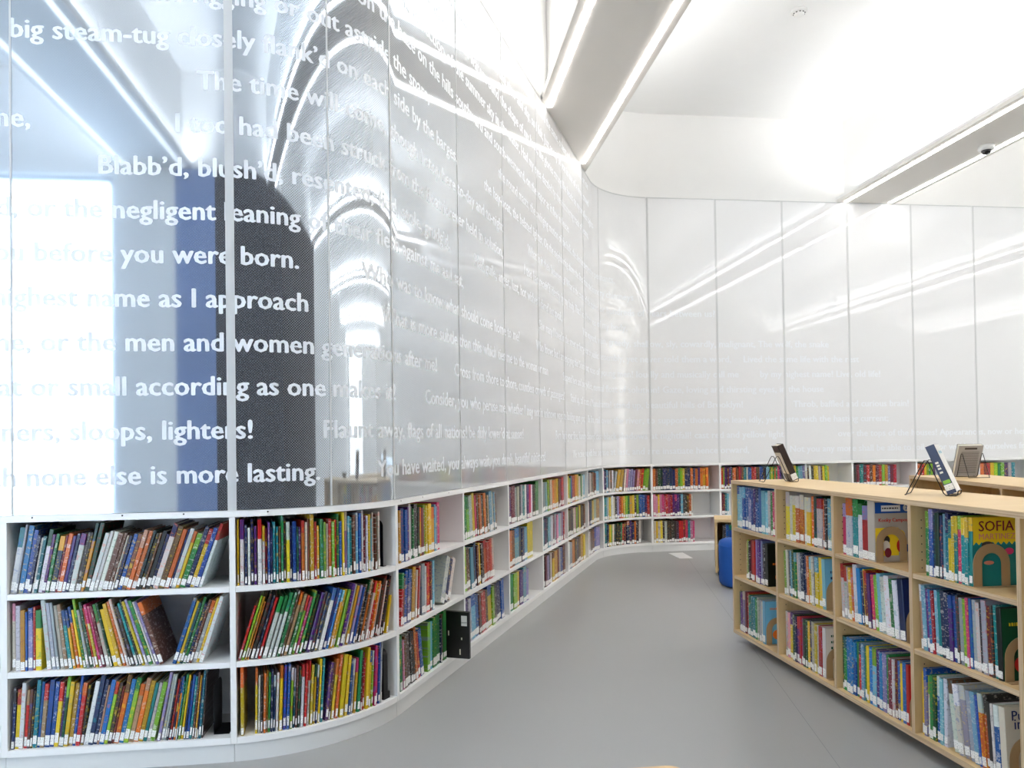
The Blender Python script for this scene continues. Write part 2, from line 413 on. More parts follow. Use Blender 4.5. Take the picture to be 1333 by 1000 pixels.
for i in range(len(DIV) - 1):
    s0, s1 = DIV[i], DIV[i + 1]
    x, y, a = path((s0 + s1) / 2)
    root = empty('bookcase', (x, y, 0)); inv = Matrix.Translation((-x, -y, 0))
    lab = {0: 'white built-in bookcase bay, cut off by the edge of the picture', 1: 'straight white bookcase bay filled with leaning books, nearest the window', 2: 'rounded white bookcase bay bulging out, beside the straight one',
           9: 'short white bookcase bay just before the hollow corner', 10: 'white bookcase bay curving inward at the far corner'}.get(i, 'white three-shelf bookcase, ' + BAY[i])
    tag(root, lab, 'bookcase', case_group)
    def part(mb, name, mat):
        o = mb.obj(name, mat, root); o.data.transform(inv); return o
    for z, nm in ((SHZ[0] - .025, 'bottom_board'), (SHZ[1] - T, 'shelf'), (SHZ[2] - T, 'shelf')):
        part(sweep(MB(), s0 + T / 2 + .001, s1 - T / 2 - .001, 0, SD, z, z + (T if nm == 'shelf' else .025)), nm, M['shelf'])
    part(sweep(MB(), s0 + T / 2 + .001, s1 - T / 2 - .001, SD + .0005, SD + .012, ZB0, Z_TOP - .0255), 'back_panel', M['shelf'])
    part(sweep(MB(), s0 + .001, s1 - .001, .012, .03, 0, ZB0), 'plinth', M['plinth'])
    # side panel at the left end (each bay owns one); the wall-shaped section is square to the path
    for s in ((s0,) if i else (s0, )):
        b = sweep(MB(), s - T / 2, s + T / 2, 0, SD + .012, ZB0 + .0008, Z_TOP - .0255)
        part(b, 'side_panel', M['shelf'])
t = MB(); sweep(t, DIV[0], DIV[-1], 0, SD + .012, Z_TOP - .025, Z_TOP); o = t.obj('countertop', M['shelf'])
tag(o, 'continuous white top board running along all the wall bookcases', 'top board')
sc_ = MB()
for s in (-.68, -.35, -.12, .2, .9, 1.15, 1.5):
    x, y, a = path(s, -.0006); sc_.lathe([(.0, 0), (.0, 0)], 3) if False else None
    c, sn = math.cos(a), math.sin(a); r = .0035
    ring = [(x + c * r * math.cos(2 * PI * k / 8), y + sn * r * math.cos(2 * PI * k / 8), Z_TOP - .008 + r * math.sin(2 * PI * k / 8)) for k in range(8)]
    sc_.add(ring, [tuple(range(8))])
sc_.obj('screw_head', M['dark'], o)

# ---------------------------------------------------------------- dotted glass panels above, with their lettering and joint strips
SPL = [-1.63, -.757, .063, .47, .856, 1.722, 2.584, 3.48, 4.358, 5.278, 5.944, 6.668] + [6.668 + .816 * k for k in range(1, 8)]
PLAB = ['white dotted glass wall panel beyond the picture edge', 'tall dotted glass panel mirroring the bright window, above the straight white bay', 'bent dotted glass panel with the dark reflection, above the round bay', 'bent dotted glass panel with arched reflections, above the round bay',
        'dotted glass panel with flags line, above the first slanted bay', 'dotted glass panel above the second slanted bay', 'dotted glass panel above the third slanted bay', 'dotted glass panel above the fourth slanted bay', 'dotted glass panel above the fifth slanted bay',
        'narrow dotted glass panel just before the hollow corner', 'dotted glass panel bending round the hollow far corner', 'white glass panel on the end wall, first from the corner', 'white glass panel on the end wall, second from the corner',
        'white glass panel on the end wall, third from the corner', 'white glass panel on the end wall, fourth from the corner, under the beam', 'white glass panel on the end wall, fifth from the corner', 'white glass panel on the end wall, sixth from the corner', 'white glass panel on the end wall, seventh from the corner']
SPL = SPL[:len(PLAB) + 1]
panels = []
OG = .012                                       # the glass face sits this far behind the shelf front
for i in range(len(SPL) - 1):
    s0, s1 = SPL[i], SPL[i + 1]
    x, y, a = path((s0 + s1) / 2); inv = Matrix.Translation((-x, -y, -Z_TOP))
    root = empty('glass_panel', (x, y, Z_TOP)); tag(root, PLAB[i], 'wall panel', 'dotted glass panels above the bookcases')
    mb = MB(); sweep(mb, s0 + .002, s1 - .002, OG + .0002, OG + .012, Z_TOP + .0015, Z_SCR)
    st = stations(s0 + .002, s1 - .002); nb_ = len(mb.v); nf_ = len(mb.f); v_ = []
    for s in st:
        px_, py_, _a = path(s, OG); v_ += [(px_, py_, Z_TOP + .0015), (px_, py_, Z_SCR)]
    mb.add(v_, [(2 * k, 2 * k + 2, 2 * k + 3, 2 * k + 1) for k in range(len(st) - 1)])
    o = mb.obj('pane', M['screen'], root)
    uvl = o.data.uv_layers.new(name='metres')
    for l in o.data.loops:
        vi = l.vertex_index; uvl.data[l.index].uv = (st[vi // 4] if vi < nb_ else st[(vi - nb_) // 2], o.data.vertices[vi].co.z)
    for p in o.data.polygons: p.use_smooth = p.index >= nf_
    fr = o.data.uv_layers.new(name='frit')
    for l in o.data.loops:
        s = uvl.data[l.index].uv[0]; fr.data[l.index].uv = (min(1, max(0, (s - .2) / 5.6)), 0)
    o.data.transform(inv)
    wd = {2: .017, 3: .004, 4: .006}.get(i, .011 if i > 10 else .0035)
    mb = MB(); sweep(mb, s0 - wd, s0 + wd, OG - .0025, OG - .0003, Z_TOP + .0015, Z_SCR); j = mb.obj('joint_strip', M['joint'], root); j.data.transform(inv)
    mb = MB(); sweep(mb, s0 + wd, s1 - .0185, OG - .002, OG - .0003, Z_SCR - .012, Z_SCR); j = mb.obj('top_bead', M['joint'], root); j.data.transform(inv)
    panels.append((s0, s1, root, inv))

def text_mesh(body, size=1.0, bold=0.0, res=3, space=1.0):
    """flat outline lettering in the built-in face: vertices and faces in its own plane"""
    cu = bpy.data.curves.new('lettering', 'FONT'); cu.body = body; cu.size = size; cu.offset = bold; cu.resolution_u = res; cu.fill_mode = 'FRONT'; cu.space_character = space
    ob = bpy.data.objects.new('lettering', cu); COL.objects.link(ob)
    dg = bpy.context.evaluated_depsgraph_get(); ev = ob.evaluated_get(dg); me = ev.to_mesh()
    vs_ = [tuple(v.co) for v in me.vertices]; fs = [tuple(p.vertices) for p in me.polygons]
    ev.to_mesh_clear(); bpy.data.objects.remove(ob); bpy.data.curves.remove(cu)
    return vs_, fs
LSZ, LBOLD, LSP = .1085, .0, 1.015
ROWZ = [1.113 + .1755 * k for k in range(17)]
LINES = [  # row from the bottom, s of the anchor, the text, anchor: characters before the anchor point
    (0, -.702, 'than which none else is more lasting.', 11), (0, .729, 'You have waited, you always wait, you dumb, beautiful ministers!', 0),
    (0, 4.66, 'We receive you with free sense at last, and are insatiate henceforward,', 0), (0, 8.35, 'Not you any more shall be able to foil us, or withhold yourselves from us,', 0),
    (1, -.544, 'white-sail\u2019d schooners, sloops, lighters!', 24), (1, .44, 'Flaunt away, flags of all nations! be duly lower\u2019d at sunset!', 0), (1, 4.0, 'Burn high your fires, foundry chimneys! cast black shadows at nightfall! cast red and yellow light', 0), (1, 8.95, 'over the tops of the houses! Appearances, now or henceforth', 0),
    (2, -.686, 'as great or small according as one makes it!', 9), (2, 1.228, 'Consider, you who peruse me, whether I may not in unknown ways be looking upon you;', 0), (2, 5.4, 'Be firm, rail over the river, to support those who lean idly, yet haste with the hasting current;', 0),
    (3, -.649, 'with your splendor me, or the men and women generations after me!', 23), (3, 1.64, 'Cross from shore to shore, countless crowds of passengers!', 0), (3, 4.6, 'Stand up, tall masts of Mannahatta! stand up, beautiful hills of Brooklyn!', 0), (3, 8.4, 'Throb, baffled and curious brain!', 0),
    (4, -.476, 'call\u2019d by my nighest name as I approach', 21), (4, .771, 'What is more subtle than this which ties me to the woman or man', 0), (4, 4.3, 'Suspend here and everywhere, eternal float of solution! Gaze, loving and thirsting eyes, in the house', 0),
    (5, -.67, 'seriously of you before you were born.', 17), (5, .645, 'Who was to know what should come home to me?', 0), (5, 3.4, 'Who knows but I am enjoying this? Sound out, voices of young men! loudly and musically call me', 0), (5, 8.0, 'by my nighest name! Live, old life!', 0),
    (6, -.695, 'neck as I stood, or the negligent leaning of their flesh against me as I sat,', 17), (6, 3.5, 'Saw many I loved in the street or ferry-boat or public assembly, yet never told them a word,', 0), (6, 7.8, 'Lived the same life with the rest', 0),
    (7, -.432, 'Blabb\u2019d, blush\u2019d, resented, lied, stole, grudg\u2019d,', 0), (7, -1.25, 'society,', 0), (7, 2.0, 'Had guile, anger, lust, hot wishes I dared not speak,', 0), (7, 5.2, 'Was wayward, vain, greedy, shallow, sly, cowardly, malignant, The wolf, the snake', 0),
    (8, -1.36, 'came upon me,', 0), (8, -.14, 'I too had been struck from the float forever held in solution,', 0), (8, 3.1, 'I too had receiv\u2019d identity by my body, That I was I knew was of my body,', 0),
    (9, -1.42, 'and to them,', 0), (9, -.057, 'The time will come, though I stop here to-day and to-night.', 0), (9, 3.2, 'What is it then between us? What is the count of the scores or hundreds of years between us?', 0),
    (10, -.755, 'the big steam-tug closely flank\u2019d on each side by the barges,', 4), (10, 2.2, 'the hay-boat, the belated lighter, On the neighboring shore the fires from the foundry chimneys', 0),
    (11, .249, 'The sailors at work in the rigging or out astride the spars,', 35), (11, 2.5, 'the round masts, the swinging motion of the hulls, the slender serpentine pennants,', 0),
    (12, .3, 'Look\u2019d on the haze on the hills southward and south-westward, on the vapor as it flew in fleeces', 0), (13, .75, 'Saw the reflection of the summer sky in the water, Had my eyes dazzled by the shimmering track of beams,', 0),
    (14, .9, 'the gleams of the sunlit water round the shape of my head, the glories strung like beads on my smallest sights', 0), (15, 1.0, 'Just as you feel when you look on the river and sky, so I felt, Just as any of you is one of a living crowd', 0), (16, 1.2, 'The similitudes of the past and those of the future, others the same, others who look back on me', 0)]
buf = [MB() for _ in panels]
for row, s_a, body, nb in LINES:
    vs_, fs = text_mesh(body, LSZ, LBOLD, 2, LSP)
    off = 0.0
    if nb:
        pv, _p = text_mesh(body[:nb].rstrip() + ' ' + body[nb], LSZ, LBOLD, 1, LSP); qv, _q = text_mesh(body[nb], LSZ, LBOLD, 1, LSP)
        off = max(v[0] for v in pv) - (max(v[0] for v in qv) - min(v[0] for v in qv))
    else: off = min(v[0] for v in vs_)
    def cut(poly, lim, keep_low):
        out = []
        for k in range(len(poly)):
            p, q = poly[k - 1], poly[k]
            ip = p[0] <= lim if keep_low else p[0] >= lim; iq = q[0] <= lim if keep_low else q[0] >= lim
            if ip != iq:
                t = (lim - p[0]) / (q[0] - p[0]); out.append((lim, p[1] + t * (q[1] - p[1])))
            if iq: out.append(q)
        return out
    for f in fs:
        for n_, (dx, dz) in enumerate(((-.0034, 0), (0, .0016), (.0034, 0), (0, -.0016))):
            poly0 = [(vs_[k][0] - off + s_a + dx, ROWZ[row] + vs_[k][1] + dz) for k in f]
            for pi, (s0, s1, root, inv) in enumerate(panels):
                if max(p[0] for p in poly0) <= s0 or min(p[0] for p in poly0) >= s1: continue
                poly = cut(cut(poly0, s0 + .003, False), s1 - .003, True)
                if len(poly) < 3: continue
                pts = [path(s, OG - .0001 - .00003 * n_)[:2] + (z,) for s, z in poly]
                buf[pi].add(pts, [tuple(range(len(pts)))])
for (s0, s1, root, inv), b in zip(panels, buf):
    if b.v:
        o = b.obj('lettering', M['letter'], root); o.data.transform(inv)
        bm = bmesh.new(); bm.from_mesh(o.data); bmesh.ops.remove_doubles(bm, verts=bm.verts, dist=1e-6); bm.to_mesh(o.data); bm.free()

# ---------------------------------------------------------------- books
PAL = {'W': (240, 240, 238), 'w': (226, 216, 202), 'K': (24, 22, 24), 'k': (62, 54, 52), 'G': (172, 178, 184), 'n': (26, 40, 92), 'b': (28, 84, 168), 'B': (34, 128, 206), 'c': (120, 186, 214), 't': (20, 140, 148),
       'e': (14, 96, 112), 'g': (40, 140, 66), 'd': (18, 78, 48), 'l': (136, 194, 48), 'y': (242, 206, 36), 'Y': (222, 162, 34), 'o': (226, 112, 34), 'r': (204, 38, 34), 'm': (122, 26, 48), 'p': (214, 52, 112),
       'P': (232, 150, 178), 'v': (92, 40, 128), 'V': (150, 140, 194), 'u': (116, 70, 44), 'U': (188, 150, 112)}
CN = {'W': 'white', 'w': 'cream', 'K': 'black', 'k': 'dark grey', 'G': 'pale grey', 'n': 'navy', 'b': 'blue', 'B': 'bright blue', 'c': 'light blue', 't': 'teal', 'e': 'dark teal', 'g': 'green', 'd': 'dark green', 'l': 'lime green',
      'y': 'yellow', 'Y': 'mustard', 'o': 'orange', 'r': 'red', 'm': 'maroon', 'p': 'pink', 'P': 'pale pink', 'v': 'purple', 'V': 'lavender', 'u': 'brown', 'U': 'tan'}
ORD = ('first second third fourth fifth sixth seventh eighth ninth tenth eleventh twelfth thirteenth fourteenth fifteenth sixteenth seventeenth eighteenth nineteenth twentieth').split()
TENS = {2: 'twenty', 3: 'thirty', 4: 'forty', 5: 'fifty'}
def ordinal(n):
    if n <= 20: return ORD[n - 1]
    t, u = divmod(n, 10)
    return {3: 'thirtieth', 4: 'fortieth', 5: 'fiftieth'}[t] if u == 0 else TENS[t] + '-' + ORD[u - 1]
def jitter(c):
    k = .86 + rnd.uniform(-.12, .07); return tuple(min(255, max(0, v * k + rnd.uniform(-7, 7))) for v in c)

BOOKS = []      # (place matrix, w, d, h, main, band, accent, label fields)
def parse(tok):
    a = tok.rstrip('0123456789'); n = tok[len(a):]
    th = int(n[0]) if n else rnd.choice((3, 4, 4, 5)); H = int(n[1]) if len(n) > 1 else rnd.choice((5, 6, 6, 7))
    return a[0], (a[1] if len(a) > 1 else None), th, H
def fill_row(frame, s0, s1, zb, spec, where, group, open_h, squeeze=1.0, dmax=.215, setback=.012, hk=1.0):
    """stand the books of one shelf: segments 'a,b,lean[>lean]: tokens' in fractions of the opening"""
    L = s1 - s0; row = []; nseg = spec.count('|') + 1
    for seg in spec.split('|'):
        head, toks = seg.split(':'); a, b, lean = head.split(',')
        l0, l1 = (map(float, lean.split('>')) if '>' in lean else (float(lean), float(lean)))
        tk = [parse(t) for t in toks.split()]; n = len(tk)
        th = [math.radians(l0 + (l1 - l0) * k / max(1, n - 1)) for k in range(n)]
        hs = [min((.186 + .0104 * t[3] + rnd.uniform(-.009, .006)) * hk, open_h - .006) for t in tk]
        x = s0 + float(a) * L; xe = s0 + float(b) * L
        if th[0] < 0: x = max(x, s0 + hs[0] * math.sin(-th[0]) + .001)
        if row:                                                  # clear of the segment before
            pq, ph = row[-1][1], row[-1][3]
            x = max(x, row[-1][0] + (row[-1][2] / math.cos(pq) if pq < 0 else 0) + .0008 + max(0.0, min(ph, hs[0]) * (math.tan(pq) - math.tan(th[0]))))
        if th[-1] > 0: xe = min(xe, s1 - max(hs[k] for k in range(max(0, n - 4), n)) * math.sin(th[-1]) - .005)
        xe = max(xe, x + .0035 * n)
        ex = [0.0] + [max(0.0, min(hs[k], hs[k - 1]) * (math.tan(th[k - 1]) - math.tan(th[k]))) for k in range(1, n)]
        tot = xe - x - sum(ex) - .0006 * n
        base = sum(t[2] / math.cos(q) for t, q in zip(tk, th))
        sc_ = max(.0012, tot / base)
        for k, t in enumerate(tk):
            x += ex[k]; w = t[2] * sc_; q = th[k]; foot = w / math.cos(q) + .0006
            piv = x + foot - .0003 if q >= 0 else x + .0003
            row.append((piv, q, w * squeeze, hs[k], t)); x += foot
    n = len(row)
    for k, (piv, q, w, h, t) in enumerate(row):
        d = min(dmax, h * rnd.uniform(.74, .9)); sb = setback + rnd.uniform(0, .008)
        h = min(h, (open_h - .005 - w * abs(math.sin(q))) / math.cos(q))
        if q > .05: h = min(h, (s1 - .003 - piv) / math.sin(q))
        F = frame(piv, sb)                                       # origin, x along the shelf, y inward, z up
        Rm = Matrix.Rotation(q, 4, 'Y')
        off = Matrix.Translation((-w if q >= 0 else 0, 0, 0))
        Mx = F @ Matrix.Translation((0, 0, zb + .0004)) @ Rm @ off
        BOOKS.append(dict(m=Mx, w=w, d=d, h=h, c=t[0], c2=t[1], k=k + 1, n=n, lean=q, where=where, group=group, last=k == n - 1))
    return row

def book_parts(bk):
    """cover (boards and spine as one folded case), page block and spine sticker in the book's own axes"""
    w, d, h = bk['w'], bk['d'], bk['h']; tb = min(.0022, w * .22); ch = min(.002, w * .25)
    poly = [(ch, 0), (w - ch, 0), (w, ch), (w, d), (w - tb, d), (w - tb, tb * 1.4), (tb, tb * 1.4), (tb, d), (0, d), (0, ch)]
    zs = [0, h]
    band = bk['c2'] is not None
    if band: zs = [0, h * rnd.choice((.70, .74, .8)), h]
    n = len(poly); v = [(x, y, z) for z in zs for x, y in poly]; f = []; top = []
    for l in range(len(zs) - 1):
        for i in range(n):
            f.append((l * n + i, l * n + (i + 1) % n, (l + 1) * n + (i + 1) % n, (l + 1) * n + i)); top.append(band and l == 1)
    lastn = (len(zs) - 1) * n
    for base, flip in ((0, True), (lastn, False)):
        for quad in ((0, 1, 5, 6), (1, 2, 3, 5), (3, 4, 5), (0, 6, 9), (6, 7, 8, 9)):
            q = tuple(base + i for i in quad); f.append(tuple(reversed(q)) if flip else q); top.append(band and not flip)
    pv = MB().box(tb, w - tb, tb * 1.4, d - .004, .003, h - .0035)
    lv = MB().box(max(.0004, ch * .5), w - max(.0004, ch * .5), -.0006, .0002, (zz := rnd.choice((.004, .008, .012, .016))), zz + min(rnd.choice((.026, .032, .038)), h * .16))
    return (v, f, top), pv, lv
def accent(c):
    r = rnd.random()
    if c in 'Ww': return rnd.choice(('n', 'r', 'k', 't', 'g', 'o', 'b'))
    if r < .55: return rnd.choice(('W', 'w', 'y'))
    return rnd.choice(list('WkyotrbgGwcVm'))
def paint_mesh(me, cols, accs, offs=None):
    a = me.color_attributes.new('col', 'FLOAT_COLOR', 'CORNER'); b = me.color_attributes.new('acc', 'FLOAT_COLOR', 'CORNER')
    for p in me.polygons:
        for li in p.loop_indices:
            a.data[li].color = (*cols[p.index], 1); b.data[li].color = (*accs[p.index], 1)
def art_uv(me, o=None):
    u = me.uv_layers.new(name='art'); o = o or (rnd.uniform(0, 9), rnd.uniform(0, 9))
    for p in me.polygons:
        side = abs(p.normal.x) > .7
        for li in p.loop_indices:
            c = me.vertices[me.loops[li].vertex_index].co
            u.data[li].uv = ((c.y if side else c.x) + o[0] + (3 if side else 0), c.z + o[1])
def size_on_screen(bk):
    a = [project(bk['m'] @ Vector(p)) for p in ((0, 0, 0), (bk['w'], 0, 0), (bk['w'], 0, bk['h']), (0, 0, bk['h']))]
    if min(p[2] for p in a) < .2: return 0.0
    cx = sum(p[0] for p in a) / 4; cy = sum(p[1] for p in a) / 4
    if not (-4 < cx < 1337 and 0 < cy < 1004): return 0.0
    s = 0.5 * abs(sum(a[i][0] * a[(i + 1) % 4][1] - a[(i + 1) % 4][0] * a[i][1] for i in range(4)))
    return s * bk.get('seen', 1.0)
WORD_LEAN = lambda q: 'leaning left' if q < -.05 else ('leaning right' if q > .05 else 'upright')
def build_books(limit=300):
    order = sorted(range(len(BOOKS)), key=lambda i: -(1e9 if BOOKS[i].get('keep') else size_on_screen(BOOKS[i])))
    single = {i for i in order[:limit] if size_on_screen(BOOKS[i]) > 0 or BOOKS[i].get('keep')}
    V, Fc, CO, AC, U = [], [], [], [], []
    for i, bk in enumerate(BOOKS):
        (v, f, top), pv, lv = book_parts(bk)
        c = lin(jitter(PAL[bk['c']])); c2 = lin(jitter(PAL[bk['c2']])) if bk['c2'] else c; ac = c if 'after' in bk else lin(PAL[accent(bk['c'])])
        cols = [c2 if t else c for t in top]
        if i in single:
            o = mesh_obj('book', v, f, M['book']); paint_mesh(o.data, cols, [ac] * len(f)); art_uv(o.data); o.matrix_world = bk['m']
            pv.obj('page_block', M['pages'], o)
            if not bk.get('nolabel'): lv.obj('spine_sticker', M['label'], o)
            name = CN[bk['c']] if not bk['c2'] or bk['c2'] == bk['c'] else CN[bk['c']] + ' and ' + CN[bk['c2']]
            sz = 'slim' if bk['w'] < .012 else ('thick' if bk['w'] > .02 else '')
            lab = bk.get('label') or ' '.join(x for x in (sz, name, 'book,', ordinal(bk['k']), 'from the left,', bk['where']) if x)
            if len(lab.split()) > 16 and sz: lab = lab.replace(sz + ' ', '', 1)
            tag(o, lab, 'book', bk['group'])
            bk['obj'] = o
            if 'after' in bk: bk['after'](o, bk)
        else:
            off = (rnd.uniform(0, 9), rnd.uniform(0, 9))
            lc = lin((238, 236, 232)); pc = lin((230, 224, 208))
            for vv, ff, cc, aa in ((v, f, cols, ac), (pv.v, pv.f, [pc] * 6, pc), (lv.v, lv.f, [lc] * 6, lin((170, 170, 172)))):
                b = len(V); V += [tuple(bk['m'] @ Vector(p)) for p in vv]; Fc += [tuple(b + q for q in g) for g in ff]; CO += cc; AC += [aa] * len(ff)
                for g in ff: U.append([((vv[q][0] + off[0]), vv[q][2] + off[1]) for q in g])
    if V:
        o = mesh_obj('book_rows', V, Fc, M['book']); paint_mesh(o.data, CO, AC)
        u = o.data.uv_layers.new(name='art')
        for p in o.data.polygons:
            for n, li in enumerate(p.loop_indices): u.data[li].uv = U[p.index][n]
        tag(o, 'rows of smaller books filling the more distant shelves', 'books'); o['kind'] = 'stuff'

def wall_frame(s, o):
    x, y, a = path(s, o)
    if DIV[3] < s < LA: a = BEND                     # books just past the bend already square up with the slanted run
    return Matrix.Translation((x, y, 0)) @ Matrix.Rotation(a, 4, 'Z')
ROWN = ('bottom shelf', 'middle shelf', 'top shelf')
def wall_row(bay, level, spec, squeeze=1.0, **kw):
    s0, s1 = DIV[bay] + T / 2 + (.026 if bay == 3 else 0), DIV[bay + 1] - T / 2 - (.02 if bay == 1 else 0)
    nm = {3: 'first slanted bay', 4: 'second slanted bay', 5: 'third slanted bay', 6: 'fourth slanted bay', 7: 'fifth slanted bay', 8: 'short corner bay', 9: 'hollow corner bay', 10: 'first end-wall bay',
          11: 'second end-wall bay', 12: 'third end-wall bay', 13: 'fourth end-wall bay', 14: 'fifth end-wall bay', 15: 'sixth end-wall bay', 16: 'seventh end-wall bay', 1: 'straight bay', 2: 'round bay'}[bay]
    return fill_row(wall_frame, s0, s1, SHZ[level], spec, ROWN[level] + ' of ' + nm, 'books on the ' + ROWN[level] + ' of the ' + nm, OPEN, squeeze, **kw)

# straight bay
wall_row(1, 2, '0,.36,9>13: Wt57 G28 B57 b46 n34 w23 e34 Wd46 v34 g34 nY54 m24 o45 v33 n34 Wv55 k34 k24 Yd38 d49|.36,.915,16>19: W45 W36 W45 u55 u35 w24 n34 b44 u44 oU45 o45 K35 K34 u24 K45 n34 Wn57 u56 o45 n25 W46 yo35 gl54 n47 yr45 b46 Wr37')
wall_row(1, 1, '.012,.145,0: wP38 W47 Y45 b24 Vb46 r26 yg54|.155,.71,-5>-19: W58 G47 G37 w46 U47 tb45 Yb35 ob35 y34 gl39 G35 d37 r25 yp36 p36 m35 wg47 d27 y54 y46 o37 w38 k26 k35 t37 k28 y37 V38 g48 W27 V37 uo57|.745,.93,18: b48 y37 e36 g39 n36 u37 Go46 y37 W49')
wall_row(1, 0, '.005,.33,3>8: nk35 yr44 W46 rU34 u34 k23 t47 b36 Ur46 b57 b47 yr46 v24 dl39 y46 Y46 b38 ro45 K34|.33,.66,11>13: W46 n48 n37 U24 B46 lr36 k36 m24 ou48 B46 lg47 Uo45 oU46 Y46 t34 w35 l45|.66,.885,11>5: V58 G58 W38 n24 r45 n36 ob36 t24 lg47 y46 n35 b57 t46 u38 Y36 n25 e48 k26')
# round bay
Q = .80
wall_row(2, 2, '.005,.872,0: y27 Wv57 n36 W35 n37 v35 Wr57 Wy35 m24 bv36 n24 t36 t35 u24 g39 k28 yW46 n24 b56 d24 v24 or46 w36 u26 Y58 r35 Y33 g46 l35 w34 or46 l34 r35 g38 b34 y38 Vw49 c36 t36 u46 cG47 b47 W39 m46 W36 y46 c35 w37 u46 d26 w47', .77, dmax=.165)
wall_row(2, 1, '.0,.895,17>15: r34 l38 Y27 o25 k48 n37 r36 Wg57 Wg47 Wg47 g47 u28 Uo48 gU47 lr36 p35 g37 d46 v46 k37 n46 Wb57 b47 B36 Yc36 y36 l46 v58 W27 Y46 V47 b36 u36 kd38 oU38 u37 wr47 ry36 o46 w35 k37 u38 w36 K38 k37', .72, dmax=.16)
wall_row(2, 0, '.012,.035,0: yo58|.085,.45,1>4: yo47 w34 k34 o45 Y26 g35 n36 nW34 W45 yo58 b57 b47 lW46 eG36 u37 d36 Wr57 r46 Wr48 y46 yd46 nW35 y47 t48|.46,.865,8>3: v46 u25 yo46 o47 y68 y57 b35 GW35 Yp45 g57 m36 r34 y58 yb46 lW36 p47 pr36 b49 W29', .74, dmax=.165)
# slanted run
R = {
 (3, 2): '.01,.63,0: Y36 b57 b46 v27 W38 dk37 g26 k57 k36 Yo25 m45 l36 y36 y56 Yo55 c36 V35 p46',
 (3, 1): '.02,.3,6: rg36 u34 b46 Vb46 nk36 Y57 w35 r26 P36|.31,.52,1: G56 W35 r56 m36 c37|.6,.8,24: W46 n35 w45',
 (3, 0): '.01,.36,-1>-9: g37 P25 u36 k46 K37 K36 o37 r35 b46|.4,.72,2>0: l46 c46 g67 g57 n25 u36 g58',
 (4, 2): '.01,.78,-5: K47 g37 lg46 G57 y48 p36 u36 o46 k46 o46 d36 U35 c57 w46 c36 u35',
 (4, 1): '.01,.7,-4: l57 u56 c46 k26 n37 u36 y36 k46 or47 r56 r46 w46',
 (4, 0): '.02,.92,-4: v57 W36 cb57 b46 u36 r56 k35 yb58 l36 k46 n57 b46',
 (5, 2): '.01,.92,1: v57 m57 G36 w36 K26 G37 t36 W36 v36 p36 W35 K46 g57',
 (5, 1): '.02,.74,0: o46 u36 cB57 k36 n36 c46 y78', (5, 0): '.02,.57,2: g57 l46 y36 v46 c46 V35',
 (6, 2): '.02,.92,-3: k36 G46 c36 l36 k26 w46 o36 Y56 y36 u36 m36 r46', (6, 1): '.02,.92,1: t36 n46 k36 c46 W46 m36 G46 P36 c46 w36 V36 r26', (6, 0): '.02,.95,0: k46 m36 V36 n26 w46 yu36 Y56 m36 w36 b56 m46',
 (7, 2): '.02,.92,0: y46 l35 b36 r56 Y46 y36 w45 g36 W35 c35', (7, 1): '.02,.92,0: d46 k45 n46 w36 P36 l36 k36 y36 k46 k35 u36', (7, 0): '.02,.9,0: W46 G46 o57 k46 n36 u46 Y57 y46',
(8, 1): '.02,.92,0: c46 b45 k26 l46 y46 w46 U46 P46', (8, 2): '.05,.9,0: n46 W46 k35 u46 m35 c46', (8, 1): '.05,.9,0: w46 n46 y46 G46 U46', (8, 0): '.05,.9,0: W46 u46 m46 b36 V46',
 (9, 2): '.01,.3,0: P46 V35 n45 c46 k35 w46 u46 W46|.3,.48,10: G35 Y57 Y56|.5,.98,6: w46 P46 V46 V46 V45 m46 P46 o35 r46 l46 l56',
 (9, 1): '.01,.98,0: c46 t46 c46 w36 y46 W57 w46 k46 V46 r36 o46 y46 l46 g36 Y46 y46 k36 l46 b57 b46 n36 r46',
 (9, 0): '.01,.55,2: g46 t57 n45 y46 l35 w46 k46 K46 K45 g36 r35 m46|.55,.83,0: no58 v47 n46 o36 k46 w47',
 (10, 2): '.01,.84,0: o46 u36 d46 d36 n56 n56 n46 n45 o46 g35 l46 y36 nk46 n46 o46 n35 o46 v36 o46 Yo46 o46',
 (10, 1): '.01,.6,0: P46 P45 y36 P46 p46 p35 r46 p46 r46 v47 vp46 v46 n36 c46 k36 k46 u35 o46 w35',
 (10, 0): '.01,.62,0: w46 y35 w46 y46 k35 w46 k46 k46 k46 k46 k45 r46 r35 m46 p46 t46 P46 p35',
 (11, 2): '.01,.93,0: r56 l36 v46 n35 m46 v46 d46 o35 o46 u46 u35 r46 m46 u46 t46 t36 w46 b46 b46 r46 r35 r46 k46 u46 b58 b46 k46 n35 c46 c46 l46 y46 g46 o35 g46 p57 v46',
 (11, 1): '.01,.12,0: m46 m35 t46 c46',
 (12, 2): '.01,.66,-2: P46 r36 o45 y36 g46 c36 c46 V46 wW49 k35 W46 k46 y46 y46 w45 u36 y46 l46 y35',
 (13, 2): '.01,.7,0: k46 m46 t57 m46 r46 u46 o46 m46 r46 l46 Y46 V35 m46 r46', (14, 2): '.02,.42,0: o46 m35 r46 y46 l46 g35 l46 v46 G46 t46 e46', (15, 2): '.02,.6,0: o46 m35 r46 y46 l46 g35 l46 v46 G46 t46',
}
for (b_, l_), spec in R.items():
    wall_row(b_, l_, spec, .94 if b_ == 9 else .97)
